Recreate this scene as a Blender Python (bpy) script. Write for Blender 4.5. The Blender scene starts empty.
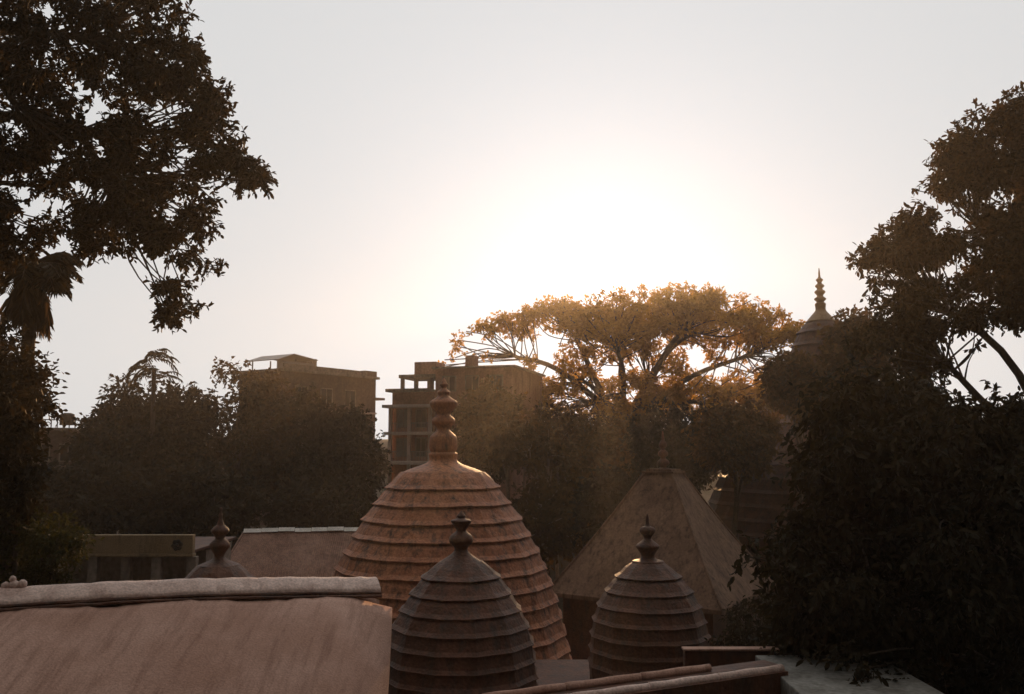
import bpy, bmesh, math, random
import numpy as np
from mathutils import Vector, Matrix, noise

# ------------------------------------------------------------------ camera, sky, sun, exposure
S = bpy.context.scene
COL = S.collection
CAM_Z, FOC, HORIZON = 12.0, 900.0, 450.0
PITCH = math.atan((HORIZON - 347.0) / FOC)
cam_d = bpy.data.cameras.new('camera')
cam_d.sensor_width = 36.0
cam_d.lens = 36.0 * FOC / 1024.0
cam_d.clip_start = 0.1
cam_d.clip_end = 6000
cam = bpy.data.objects.new('camera', cam_d)
cam.location = (0, 0, CAM_Z)
cam.rotation_euler = (math.pi / 2 + PITCH, 0, 0)
COL.objects.link(cam)
S.camera = cam

SUN_EL, SUN_AZ = math.radians(10.3), math.radians(5.9)
SUN_DIR = Vector((math.sin(SUN_AZ) * math.cos(SUN_EL), math.cos(SUN_AZ) * math.cos(SUN_EL), math.sin(SUN_EL)))
SUN_STRENGTH = 5.0
SKY_TOP = 0.56
SKY_FRONT, SKY_BACK = 0.68, 0.012

W = bpy.data.worlds.new('World')
S.world = W
W.use_nodes = True
nt = W.node_tree
nt.nodes.clear()
N = nt.nodes.new
out = N('ShaderNodeOutputWorld'); bg = N('ShaderNodeBackground')
bg.inputs['Strength'].default_value = 0.1
sky = N('ShaderNodeTexSky'); sky.sky_type = 'NISHITA'; sky.sun_disc = False
sky.sun_elevation = SUN_EL; sky.sun_rotation = SUN_AZ
sky.dust_density = 3.0
hs = N('ShaderNodeHueSaturation'); hs.inputs['Saturation'].default_value = 0.45; hs.inputs['Value'].default_value = 0.04
nt.links.new(sky.outputs[0], hs.inputs['Color'])
tc = N('ShaderNodeTexCoord')
dot = N('ShaderNodeVectorMath'); dot.operation = 'DOT_PRODUCT'
dot.inputs[1].default_value = SUN_DIR
nt.links.new(tc.outputs['Generated'], dot.inputs[0])
mr = N('ShaderNodeMapRange'); mr.interpolation_type = 'SMOOTHSTEP'
mr.inputs['From Min'].default_value = 0.2; mr.inputs['From Max'].default_value = 0.82
mr.inputs['To Min'].default_value = SKY_BACK * 10; mr.inputs['To Max'].default_value = SKY_FRONT * 10
nt.links.new(dot.outputs['Value'], mr.inputs['Value'])
veil = N('ShaderNodeMix'); veil.data_type = 'RGBA'; veil.blend_type = 'MULTIPLY'
veil.inputs['Factor'].default_value = 1.0
veil.inputs['A'].default_value = (0.975, 0.99, 1.0, 1)
nt.links.new(mr.outputs[0], veil.inputs['B'])
def aureole(power, gain, colour):
    mx = N('ShaderNodeMath'); mx.operation = 'MAXIMUM'; mx.inputs[1].default_value = 0
    nt.links.new(dot.outputs['Value'], mx.inputs[0])
    p = N('ShaderNodeMath'); p.operation = 'POWER'; p.inputs[1].default_value = power
    nt.links.new(mx.outputs[0], p.inputs[0])
    g = N('ShaderNodeMath'); g.operation = 'MULTIPLY'; g.inputs[1].default_value = gain * 10
    nt.links.new(p.outputs[0], g.inputs[0])
    c = N('ShaderNodeMix'); c.data_type = 'RGBA'; c.blend_type = 'MULTIPLY'; c.inputs['Factor'].default_value = 1
    c.inputs['A'].default_value = colour
    nt.links.new(g.outputs[0], c.inputs['B'])
    return c.outputs['Result']
def addc(a, b):
    m = N('ShaderNodeMix'); m.data_type = 'RGBA'; m.blend_type = 'ADD'; m.inputs['Factor'].default_value = 1
    nt.links.new(a, m.inputs['A']); nt.links.new(b, m.inputs['B'])
    return m.outputs['Result']
c = addc(hs.outputs[0], veil.outputs['Result'])
c = addc(c, aureole(26, 0.11, (0.0, 0.45, 1.0, 1)))
c = addc(c, aureole(250, 0.10, (0.8, 1, 1.0, 1)))
c = addc(c, aureole(2500, 0.6, (0.95, 1, 0.98, 1)))
# thin high cloud is brightest overhead
zen = N('ShaderNodeSeparateXYZ'); nt.links.new(tc.outputs['Generated'], zen.inputs[0])
zr = N('ShaderNodeMapRange'); zr.interpolation_type = 'SMOOTHSTEP'
zr.inputs['From Min'].default_value = 0.55; zr.inputs['From Max'].default_value = 0.95
zr.inputs['To Min'].default_value = 0; zr.inputs['To Max'].default_value = SKY_TOP * 10
nt.links.new(zen.outputs['Z'], zr.inputs['Value'])
zc = N('ShaderNodeMix'); zc.data_type = 'RGBA'; zc.blend_type = 'MULTIPLY'; zc.inputs['Factor'].default_value = 1
zc.inputs['A'].default_value = (1.0, 0.93, 0.86, 1); nt.links.new(zr.outputs[0], zc.inputs['B'])
c = addc(c, zc.outputs['Result'])
nt.links.new(c, bg.inputs['Color'])
nt.links.new(bg.outputs[0], out.inputs['Surface'])

sun_d = bpy.data.lights.new('sun', 'SUN')
sun_d.energy = SUN_STRENGTH
sun_d.angle = math.radians(0.6)
sun_d.color = (1.0, 0.58, 0.27)
sun = bpy.data.objects.new('sun', sun_d)
sun.rotation_euler = SUN_DIR.to_track_quat('Z', 'Y').to_euler()
sun.location = (8, 60, 60)
COL.objects.link(sun)

S.view_settings.view_transform = 'Standard'
S.view_settings.look = 'None'
S.view_settings.exposure = 0.0
S.view_settings.gamma = 1.0
S.view_settings.use_curve_mapping = False
cy = S.cycles
cy.use_denoising = True
cy.max_bounces = 6; cy.diffuse_bounces = 3; cy.glossy_bounces = 2; cy.transmission_bounces = 4
cy.volume_bounces = 1; cy.transparent_max_bounces = 8
cy.sample_clamp_indirect = 4.0
HAZE_DENSITY = 0.00066
HAZE_G = 0.74

# ------------------------------------------------------------------ helpers
CP, SP = math.cos(PITCH), math.sin(PITCH)
def at(px, py, Y):
    """the point that stands Y metres ahead of the viewpoint on the sight line of a pixel of the photograph"""
    u, v = (px - 512.0) / FOC, (347.0 - py) / FOC
    d = Vector((u, CP - v * SP, SP + v * CP))
    k = Y / d.y
    return Vector((d.x * k, Y, CAM_Z + d.z * k))

def smooth01(t):
    t = max(0.0, min(1.0, t)); return t * t * (3 - 2 * t)
def ground_z(x, y):
    return 7.0 * smooth01((y - 46) / 32.0) + 6.5 * smooth01((y - 90) / 20.0) + 0.25 * math.sin(x * 0.21 + y * 0.13) * smooth01((y - 40) / 20)

def link_mesh(name, me, m=None, parent=None):
    o = bpy.data.objects.new(name, me); COL.objects.link(o)
    if m is not None and not me.materials: me.materials.append(m)
    if parent: o.parent = parent
    return o

def obj(name, bm, m, parent=None, smooth=False, recalc=True):
    if recalc: bmesh.ops.recalc_face_normals(bm, faces=bm.faces[:])
    me = bpy.data.meshes.new(name)
    bm.to_mesh(me); bm.free()
    if smooth:
        me.polygons.foreach_set('use_smooth', [True] * len(me.polygons))
    o = link_mesh(name, me, m)
    if parent:
        o.parent = parent
        o.location = (0, 0, 0)
        o.matrix_parent_inverse = Matrix.Translation(parent.location).inverted() @ Matrix.Identity(4) if parent.type == 'EMPTY' else Matrix.Identity(4)
        if parent.type != 'EMPTY' and parent.parent: pass
    return o

def tag(o, label, cat, group=None, kind=None):
    if label: o['label'] = label
    if cat: o['category'] = cat
    if group: o['group'] = group
    if kind: o['kind'] = kind
    return o

def thing(name, loc, label, cat, group=None):
    o = bpy.data.objects.new(name, None); COL.objects.link(o)
    o.empty_display_size = 0.3
    o.location = loc
    return tag(o, label, cat, group)

def BM(): return bmesh.new()
def add_box(bm, lo, hi, mat4=None, bevel=0.0):
    t = bmesh.new()
    bmesh.ops.create_cube(t, size=1.0)
    lo, hi = Vector(lo), Vector(hi)
    for v in t.verts:
        v.co = Vector((lo[i] + (v.co[i] + 0.5) * (hi[i] - lo[i]) for i in range(3)))
    if bevel > 0: bmesh.ops.bevel(t, geom=t.edges[:], offset=bevel, segments=2, affect='EDGES', profile=0.6)
    if mat4 is not None: bmesh.ops.transform(t, matrix=mat4, verts=t.verts[:])
    merge(bm, t)
def merge(bm, t):
    me = bpy.data.meshes.new('tmp'); t.to_mesh(me); t.free(); bm.from_mesh(me); bpy.data.meshes.remove(me)

def add_tube(bm, pts, radii, n=8, cap=True):
    pts = [Vector(p) for p in pts]
    rings = []
    prev_n = None
    for i, p in enumerate(pts):
        a = pts[max(0, i - 1)]; b = pts[min(len(pts) - 1, i + 1)]
        t = (b - a).normalized()
        ref = prev_n if prev_n is not None else (Vector((1, 0, 0)) if abs(t.x) < 0.8 else Vector((0, 1, 0)))
        u = (ref - t * ref.dot(t)).normalized(); prev_n = u
        w = t.cross(u)
        r = radii[i] if hasattr(radii, '__len__') else radii
        rings.append([bm.verts.new(p + (u * math.cos(2 * math.pi * k / n) + w * math.sin(2 * math.pi * k / n)) * r) for k in range(n)])
    for i in range(len(rings) - 1):
        for k in range(n):
            bm.faces.new((rings[i][k], rings[i][(k + 1) % n], rings[i + 1][(k + 1) % n], rings[i + 1][k]))
    if cap:
        bm.faces.new(rings[0][::-1]); bm.faces.new(rings[-1])

def add_lathe(bm, prof, c, n=24, rot=0.0, squash=None):
    """prof: list of (radius, z) from the top down; c: (x, y)"""
    rings = []
    for r, z in prof:
        if r < 1e-4:
            rings.append([bm.verts.new((c[0], c[1], z))]); continue
        rings.append([bm.verts.new((c[0] + r * math.cos(rot + 2 * math.pi * k / n), c[1] + r * math.sin(rot + 2 * math.pi * k / n), z)) for k in range(n)])
    for a, b in zip(rings[:-1], rings[1:]):
        for k in range(n):
            k2 = (k + 1) % n
            if len(a) == 1 and len(b) == 1: continue
            if len(a) == 1: bm.faces.new((a[0], b[k], b[k2]))
            elif len(b) == 1: bm.faces.new((a[k], b[0], a[k2]))
            else: bm.faces.new((a[k], b[k], b[k2], a[k2]))
    if len(rings[0]) > 1: bm.faces.new(rings[0][::-1])
    if len(rings[-1]) > 1: bm.faces.new(rings[-1])

def spline(pts, k=5):
    out = []
    P = [pts[0]] + list(pts) + [pts[-1]]
    for i in range(1, len(P) - 2):
        p0, p1, p2, p3 = P[i - 1], P[i], P[i + 1], P[i + 2]
        for j in range(k):
            t = j / k
            out.append(tuple(0.5 * (2 * p1[d] + (p2[d] - p0[d]) * t + (2 * p0[d] - 5 * p1[d] + 4 * p2[d] - p3[d]) * t * t + (3 * p1[d] - p0[d] - 3 * p2[d] + p3[d]) * t ** 3) for d in range(len(p1))))
    out.append(tuple(pts[-1]))
    return out

def jitter(bm, amt, seed=0):
    r = random.Random(seed)
    for v in bm.verts: v.co += Vector((r.uniform(-amt, amt), r.uniform(-amt, amt), r.uniform(-amt, amt)))

# ------------------------------------------------------------------ materials
def mat_surface(name, c1, c2, scale=1.5, stain_rot=0.0, rough=0.85, bump=0.15, bump_scale=25.0, stain=None, stain_scale=(1.2, 1.2, 0.25), stain_amt=0.6, fine=0.25, spec=0.3):
    m = bpy.data.materials.new(name); m.use_nodes = True
    t = m.node_tree; b = t.nodes['Principled BSDF']
    b.inputs['Roughness'].default_value = rough
    b.inputs['Specular IOR Level'].default_value = spec
    co = t.nodes.new('ShaderNodeTexCoord')
    n1 = t.nodes.new('ShaderNodeTexNoise'); n1.inputs['Scale'].default_value = scale; n1.inputs['Detail'].default_value = 6; n1.inputs['Roughness'].default_value = 0.65
    t.links.new(co.outputs['Object'], n1.inputs['Vector'])
    r1 = t.nodes.new('ShaderNodeValToRGB')
    r1.color_ramp.elements[0].position = 0.35; r1.color_ramp.elements[1].position = 0.68
    r1.color_ramp.elements[0].color = (*c1, 1); r1.color_ramp.elements[1].color = (*c2, 1)
    t.links.new(n1.outputs['Fac'], r1.inputs['Fac'])
    colr = r1.outputs['Color']
    if stain:
        mp = t.nodes.new('ShaderNodeMapping'); mp.inputs['Scale'].default_value = stain_scale; mp.inputs['Rotation'].default_value = (0, 0, stain_rot)
        t.links.new(co.outputs['Object'], mp.inputs['Vector'])
        n2 = t.nodes.new('ShaderNodeTexNoise'); n2.inputs['Scale'].default_value = 2.2; n2.inputs['Detail'].default_value = 8; n2.inputs['Roughness'].default_value = 0.7
        t.links.new(mp.outputs[0], n2.inputs['Vector'])
        r2 = t.nodes.new('ShaderNodeMapRange'); r2.inputs['From Min'].default_value = 0.48; r2.inputs['From Max'].default_value = 0.66
        r2.inputs['To Max'].default_value = stain_amt
        t.links.new(n2.outputs['Fac'], r2.inputs['Value'])
        mx = t.nodes.new('ShaderNodeMix'); mx.data_type = 'RGBA'
        t.links.new(r2.outputs[0], mx.inputs['Factor']); t.links.new(colr, mx.inputs['A']); mx.inputs['B'].default_value = (*stain, 1)
        colr = mx.outputs['Result']
    n3 = t.nodes.new('ShaderNodeTexNoise'); n3.inputs['Scale'].default_value = bump_scale; n3.inputs['Detail'].default_value = 5
    t.links.new(co.outputs['Object'], n3.inputs['Vector'])
    if fine:
        mr_ = t.nodes.new('ShaderNodeMapRange'); mr_.inputs['From Min'].default_value = 0.3; mr_.inputs['From Max'].default_value = 0.7
        mr_.inputs['To Min'].default_value = 1 - fine; mr_.inputs['To Max'].default_value = 1 + fine
        t.links.new(n3.outputs['Fac'], mr_.inputs['Value'])
        mf = t.nodes.new('ShaderNodeMix'); mf.data_type = 'RGBA'; mf.blend_type = 'MULTIPLY'; mf.inputs['Factor'].default_value = 1
        t.links.new(colr, mf.inputs['A']); t.links.new(mr_.outputs[0], mf.inputs['B'])
        colr = mf.outputs['Result']
    t.links.new(colr, b.inputs['Base Color'])
    bp = t.nodes.new('ShaderNodeBump'); bp.inputs['Strength'].default_value = bump; bp.inputs['Distance'].default_value = 0.05
    t.links.new(n3.outputs['Fac'], bp.inputs['Height']); t.links.new(bp.outputs[0], b.inputs['Normal'])
    return m

def mat_leaf(name, c1, c2, trans=0.35, tcol=None):
    m = bpy.data.materials.new(name); m.use_nodes = True
    t = m.node_tree; t.nodes.clear()
    o = t.nodes.new('ShaderNodeOutputMaterial')
    g = t.nodes.new('ShaderNodeNewGeometry')
    r = t.nodes.new('ShaderNodeValToRGB')
    r.color_ramp.elements[0].color = (*c1, 1); r.color_ramp.elements[1].color = (*c2, 1)
    t.links.new(g.outputs['Random Per Island'], r.inputs['Fac'])
    d = t.nodes.new('ShaderNodeBsdfPrincipled'); d.inputs['Roughness'].default_value = 0.7; d.inputs['Specular IOR Level'].default_value = 0.12
    t.links.new(r.outputs[0], d.inputs['Base Color'])
    tr = t.nodes.new('ShaderNodeBsdfTranslucent')
    mu = t.nodes.new('ShaderNodeMix'); mu.data_type = 'RGBA'; mu.blend_type = 'MULTIPLY'; mu.inputs['Factor'].default_value = 1
    mu.inputs['B'].default_value = (*(tcol or (2.2, 1.5, 0.7)), 1)
    t.links.new(r.outputs[0], mu.inputs['A']); t.links.new(mu.outputs['Result'], tr.inputs['Color'])
    mx = t.nodes.new('ShaderNodeMixShader'); mx.inputs[0].default_value = trans
    t.links.new(d.outputs[0], mx.inputs[1]); t.links.new(tr.outputs[0], mx.inputs[2])
    t.links.new(mx.outputs[0], o.inputs['Surface'])
    return m

def mat_corrugated(name, c1, c2, axis, pitch):
    m = mat_surface(name, c1, c2, scale=0.9, rough=0.7, bump=0.1, bump_scale=9, stain=(0.10, 0.05, 0.035), stain_scale=(1, 1, 1), stain_amt=0.55)
    return m

M = {}
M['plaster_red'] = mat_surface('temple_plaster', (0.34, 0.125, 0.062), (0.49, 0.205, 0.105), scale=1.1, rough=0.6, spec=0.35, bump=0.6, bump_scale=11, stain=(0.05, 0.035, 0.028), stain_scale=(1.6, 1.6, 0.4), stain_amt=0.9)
M['plaster_dark'] = mat_surface('weathered_plaster_shaded', (0.075, 0.034, 0.021), (0.16, 0.068, 0.040), scale=1.6, rough=0.6, spec=0.3, bump=0.5, bump_scale=14, stain=(0.05, 0.04, 0.035), stain_scale=(1.6, 1.6, 0.5), stain_amt=0.75)  # base colour lowered to hold the small domes' shade; stains are weathering
M['roof_pink'] = mat_surface('lime_washed_roof', (0.40, 0.232, 0.172), (0.54, 0.345, 0.275), scale=0.7, bump=0.35, bump_scale=38, stain=(0.20, 0.10, 0.07), stain_scale=(3.6, 0.4, 0.5), stain_amt=0.5, fine=0.16, stain_rot=0.6)
M['ridge_pale'] = mat_surface('pale_ridge_plaster', (0.58, 0.42, 0.36), (0.74, 0.57, 0.50), scale=1.2, bump=0.2, bump_scale=30, rough=0.6, spec=0.4, stain=(0.30, 0.17, 0.13), stain_scale=(1.8, 1.8, 1.8), stain_amt=0.6)
M['pyramid'] = mat_surface('pyramid_plaster', (0.16, 0.095, 0.062), (0.25, 0.155, 0.105), scale=0.6, bump=0.3, bump_scale=10, stain=(0.06, 0.036, 0.025), stain_scale=(1.9, 1.9, 0.25), stain_amt=0.9, fine=0.2)
M['tin'] = mat_corrugated('rusted_tin', (0.22, 0.115, 0.08), (0.33, 0.20, 0.15), 0, 0.2)
M['flashing'] = mat_surface('white_flashing', (0.55, 0.52, 0.48), (0.75, 0.72, 0.68), scale=3, bump=0.1)
M['concrete'] = mat_surface('old_concrete', (0.20, 0.16, 0.13), (0.32, 0.27, 0.23), scale=0.5, bump=0.25, bump_scale=6, stain=(0.08, 0.065, 0.055), stain_scale=(0.8, 0.8, 0.2), stain_amt=0.7)
M['concrete_pale'] = mat_surface('pale_terrace_plaster', (0.19, 0.185, 0.17), (0.32, 0.315, 0.29), scale=1.4, bump=0.4, bump_scale=14, stain=(0.10, 0.09, 0.075), stain_scale=(1.2, 1.2, 1.2), stain_amt=0.8)
M['house_wall'] = mat_surface('house_wall', (0.11, 0.07, 0.055), (0.17, 0.115, 0.09), scale=0.35, bump=0.15, bump_scale=5, stain=(0.10, 0.075, 0.06), stain_scale=(0.7, 0.7, 0.15), stain_amt=0.7)
M['brick_red'] = mat_surface('reddish_house_wall', (0.34, 0.17, 0.12), (0.46, 0.26, 0.19), scale=0.4, bump=0.2, bump_scale=6, stain=(0.17, 0.09, 0.07), stain_scale=(0.8, 0.8, 0.2), stain_amt=0.6)
M['slab_pale'] = mat_surface('pale_painted_slab', (0.50, 0.42, 0.38), (0.66, 0.58, 0.54), scale=0.8, bump=0.1, stain=(0.25, 0.2, 0.17), stain_amt=0.5)
M['mustard'] = mat_surface('mustard_fascia', (0.24, 0.17, 0.095), (0.32, 0.235, 0.14), scale=0.8, bump=0.12, stain=(0.09, 0.07, 0.045), stain_amt=0.6)
M['dark_paint'] = mat_surface('dark_painted_relief', (0.03, 0.025, 0.022), (0.05, 0.04, 0.035), scale=3, bump=0.1)
M['window_dark'] = mat_surface('dark_window_glass', (0.02, 0.022, 0.024), (0.035, 0.037, 0.04), scale=1, rough=0.15, bump=0.0, fine=0, spec=0.5)
M['shutter'] = mat_surface('grey_blue_shutter', (0.17, 0.19, 0.20), (0.25, 0.27, 0.28), scale=1, bump=0.1)
M['tin_sheet'] = mat_surface('grey_tin_sheet', (0.24, 0.23, 0.23), (0.34, 0.33, 0.33), scale=1, rough=0.5, bump=0.1)
M['brass'] = mat_surface('tarnished_metal', (0.10, 0.055, 0.035), (0.19, 0.10, 0.06), scale=6, rough=0.5, bump=0.15, bump_scale=30, spec=0.5)
M['gilt'] = mat_surface('gilded_plaster', (0.24, 0.14, 0.06), (0.34, 0.21, 0.10), scale=4, rough=0.55, bump=0.2, bump_scale=20, spec=0.5)
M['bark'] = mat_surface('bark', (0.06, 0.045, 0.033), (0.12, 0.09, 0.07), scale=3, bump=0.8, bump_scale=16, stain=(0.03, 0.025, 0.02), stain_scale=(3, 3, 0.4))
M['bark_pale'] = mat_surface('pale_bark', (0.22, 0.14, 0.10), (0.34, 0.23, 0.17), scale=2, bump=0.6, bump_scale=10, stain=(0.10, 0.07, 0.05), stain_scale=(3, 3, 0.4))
M['soil'] = mat_surface('earth', (0.06, 0.045, 0.03), (0.11, 0.085, 0.06), scale=0.25, bump=0.6, bump_scale=4, stain=(0.035, 0.04, 0.018), stain_scale=(0.3, 0.3, 0.3), stain_amt=0.8)
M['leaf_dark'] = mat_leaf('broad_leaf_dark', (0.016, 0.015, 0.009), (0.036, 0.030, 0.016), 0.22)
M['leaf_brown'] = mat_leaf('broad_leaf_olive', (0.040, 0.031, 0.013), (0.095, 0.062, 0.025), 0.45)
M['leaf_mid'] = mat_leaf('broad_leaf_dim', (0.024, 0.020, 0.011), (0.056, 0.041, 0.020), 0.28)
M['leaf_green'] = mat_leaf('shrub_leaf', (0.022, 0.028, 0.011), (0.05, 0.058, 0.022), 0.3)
M['leaf_rain'] = mat_leaf('feathery_leaf', (0.10, 0.082, 0.028), (0.19, 0.145, 0.05), 0.78, (3.6, 2.5, 1.15))
M['leaf_dead'] = mat_leaf('dry_frond', (0.06, 0.045, 0.028), (0.12, 0.085, 0.05), 0.25, (1.5, 1.2, 0.8))

# ------------------------------------------------------------------ foliage
LEAF6 = np.array([(0, 0, 0), (0.30, 0.21, 0.05), (0.68, 0.19, 0.04), (1, 0, -0.10), (0.68, -0.19, 0.04), (0.30, -0.21, 0.05)], dtype=float)
F6 = np.array([(0, 1, 2, 3), (0, 3, 4, 5)])
LEAF4 = np.array([(0, 0, 0), (0.48, 0.27, 0.06), (1, 0, -0.06), (0.48, -0.27, 0.06)], dtype=float)
F4 = np.array([(0, 1, 2), (0, 2, 3)])

def leaf_mesh(name, base, dirs, sizes, rng, detail, width=1.0):
    T, F = (LEAF6, F6) if detail else (LEAF4, F4)
    T = T * np.array([1, width, 1])
    n = len(base); k = len(T); fs = F.shape[1]
    d = dirs / (np.linalg.norm(dirs, axis=1, keepdims=True) + 1e-9)
    r = rng.normal(size=(n, 3)); r[:, 2] += 0.9                # blades lean towards facing up
    w = np.cross(r, d); w /= (np.linalg.norm(w, axis=1, keepdims=True) + 1e-9)
    u = np.cross(d, w)
    V = base[:, None, :] + sizes[:, None, None] * (T[None, :, 0:1] * d[:, None, :] + T[None, :, 1:2] * w[:, None, :] + T[None, :, 2:3] * u[:, None, :])
    V = V.reshape(-1, 3)
    faces = (np.arange(n)[:, None, None] * k + F[None]).reshape(-1)
    nf = n * len(F)
    me = bpy.data.meshes.new(name)
    me.vertices.add(len(V)); me.vertices.foreach_set('co', V.astype(np.float32).ravel())
    me.loops.add(len(faces)); me.loops.foreach_set('vertex_index', faces.astype(np.int32))
    me.polygons.add(nf)
    me.polygons.foreach_set('loop_start', (np.arange(nf) * fs).astype(np.int32))
    me.polygons.foreach_set('loop_total', np.full(nf, fs, dtype=np.int32))
    me.update(calc_edges=True)
    return me

def sprays(centres, radii, n_leaves, per_twig, leaf, twig, rng, droop=0.35, shell=0.45):
    """leaves set along twigs that fill ellipsoidal clumps; returns base, dir, size and the twig segments"""
    C = np.array(centres, float); R = np.array(radii, float)
    vol = R[:, 0] * R[:, 2] + R[:, 1] * R[:, 2]
    nt_ = max(1, int(n_leaves / per_twig))
    idx = rng.choice(len(C), size=nt_, p=vol / vol.sum())
    v = rng.normal(size=(nt_, 3)); v /= np.linalg.norm(v, axis=1, keepdims=True)
    rad = rng.random(nt_) ** shell
    off = v * rad[:, None] * R[idx]
    p = C[idx] + off
    td = v * 0.8 + rng.normal(size=(nt_, 3)) * 0.55 + np.array([0, 0, -droop])
    td /= np.linalg.norm(td, axis=1, keepdims=True)
    tl = twig * rng.uniform(0.6, 1.3, nt_)
    s = (np.arange(per_twig) + 0.5) / per_twig
    base = p[:, None, :] + td[:, None, :] * (tl[:, None] * s[None, :])[:, :, None]
    base[:, :, 2] -= droop * 0.35 * (tl[:, None] * s[None, :] ** 2)
    side = rng.normal(size=(nt_, per_twig, 3))
    ld = td[:, None, :] * 0.55 + side * 0.55 + np.array([0, 0, -droop * 0.9])
    size = leaf * rng.uniform(0.6, 1.25, (nt_, per_twig))
    end = p + td * tl[:, None]; end[:, 2] -= droop * 0.35 * tl
    return base.reshape(-1, 3), ld.reshape(-1, 3), size.reshape(-1), p, end

def inside(poly, x, y):
    c = False; j = len(poly) - 1
    for i in range(len(poly)):
        xi, yi = poly[i]; xj, yj = poly[j]
        if (yi > y) != (yj > y) and x < (xj - xi) * (y - yi) / (yj - yi) + xi: c = not c
        j = i
    return c
def edge_dist(poly, x, y):
    best = 1e9
    for i in range(len(poly)):
        ax, ay = poly[i]; bx, by = poly[(i + 1) % len(poly)]
        dx, dy = bx - ax, by - ay
        t = max(0, min(1, ((x - ax) * dx + (y - ay) * dy) / (dx * dx + dy * dy + 1e-9)))
        best = min(best, math.hypot(x - ax - t * dx, y - ay - t * dy))
    return best

def clumps_in(poly, D, n, rpx, thick, rng, gaps=(), flat=0.75, sep=0.8):
    """clump centres that fill a crown of the given outline at distance D, deepest in the middle"""
    xs = [p[0] for p in poly]; ys = [p[1] for p in poly]
    cs, rs, pts = [], [], []
    tries = 0
    dmax = max(edge_dist(poly, x, y) for x, y in [(rng.uniform(min(xs), max(xs)), rng.uniform(min(ys), max(ys))) for _ in range(300)] if inside(poly, x, y))
    while len(cs) < n and tries < n * 200:
        tries += 1
        x, y = rng.uniform(min(xs), max(xs)), rng.uniform(min(ys), max(ys))
        if not inside(poly, x, y): continue
        e = edge_dist(poly, x, y)
        r = rpx * rng.uniform(0.65, 1.25)
        r = min(r, max(e * 1.0, rpx * 0.35))
        if e < r * 0.75: continue
        if any(math.hypot(x - gx, y - gy) < gr + r * 0.55 for gx, gy, gr in gaps): continue
        if tries < n * 120 and any(math.hypot(x - a, y - b) < sep * rpx * 0.6 for a, b in pts[-40:]): continue
        q = thick * math.sqrt(min(1.0, e / dmax)) * rng.uniform(-1, 1)
        c = at(x, y, D + q)
        rm = r * D / FOC
        cs.append(c); rs.append((rm, rm * 1.05, rm * flat)); pts.append((x, y))
    return cs, rs

def wood(bm, root, top, centres, rng, r0, forks=5, twist=0.12, rend=0.02, start=5):
    """trunk from root to top, limbs fork towards the clump centres"""
    root, top = Vector(root), Vector(top)
    L = (top - root).length
    pts = []; rad = []
    for i in range(9):
        t = i / 8
        p = root.lerp(top, t) + Vector((rng.normal() * twist, rng.normal() * twist, 0)) * (L * 0.09 * math.sin(math.pi * t))
        pts.append(p); rad.append(r0 * (1.35 if i == 0 else 1.0) * (1 - 0.55 * t))
    add_tube(bm, pts, rad, 10)
    C = [Vector(c) for c in centres]
    if not C: return
    k = min(forks, len(C))
    seeds = [C[int(i)] for i in rng.choice(len(C), size=k, replace=False)]
    for _ in range(4):
        groups = [[] for _ in seeds]
        for c in C: groups[min(range(k), key=lambda j: (c - seeds[j]).length)].append(c)
        seeds = [sum(g, Vector()) / len(g) if g else s for g, s in zip(groups, seeds)]
    for s, g in zip(seeds, groups):
        st = pts[int(rng.integers(start, 9))]
        mid = st.lerp(s, 0.5) + Vector((0, 0, 0.10 * (s - st).length)) + Vector(rng.normal(size=3)) * 0.05 * (s - st).length
        hub = st.lerp(s, 0.85)
        curve = spline([tuple(st), tuple(mid), tuple(hub)], 5)
        ra = r0 * 0.42
        add_tube(bm, curve, [ra * (1 - 0.5 * i / (len(curve) - 1)) for i in range(len(curve))], 7)
        for c in g:
            cand = [Vector(q) for q in curve[len(curve) // 3:]]
            a = min(cand, key=lambda q: (q - c).length + abs(rng.normal()) * 0.15 * (s - st).length)
            m_ = a.lerp(c, 0.55) + Vector(rng.normal(size=3)) * 0.08 * (c - a).length
            cv = spline([tuple(a), tuple(m_), tuple(c)], 4)
            add_tube(bm, cv, [max(rend, ra * 0.22 * (1 - 0.8 * i / (len(cv) - 1))) for i in range(len(cv))], 5)

def tree(name, label, cat, root, top, clumps, seed, n_leaves, leaf, per_twig, twig, leaf_mat, r0=0.25, detail=False, droop=0.35, forks=5, bark='bark', group=None, twigs=False, shell=0.45, rend=0.012, start=5):
    rng = np.random.default_rng(seed)
    cs, rs = clumps
    t = thing(name, root, label, cat, group)
    bm = BM()
    wood(bm, root, top, cs, rng, r0, forks=forks, rend=rend, start=start)
    base, d, s, p, e = sprays(cs, rs, n_leaves, per_twig, leaf, twig, rng, droop, shell)
    if twigs:
        for i in range(0, len(p), 1):
            add_tube(bm, [p[i], e[i]], [0.012, 0.005], 3, cap=False)
    obj('trunk', bm, M[bark], t, smooth=True, recalc=False)
    me = leaf_mesh('crown', base, d, s, rng, detail)
    o = link_mesh('crown', me, M[leaf_mat]); o.parent = t; o.matrix_parent_inverse = Matrix.Translation(t.location).inverted()
    return t

def oval(cx, cy, rx, ry, n=16, wob=0.22, seed=1):
    r = random.Random(seed)
    return [(cx + rx * (1 + r.uniform(-wob, wob)) * math.cos(2 * math.pi * i / n), cy + ry * (1 + r.uniform(-wob, wob)) * math.sin(2 * math.pi * i / n)) for i in range(n)]

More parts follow.
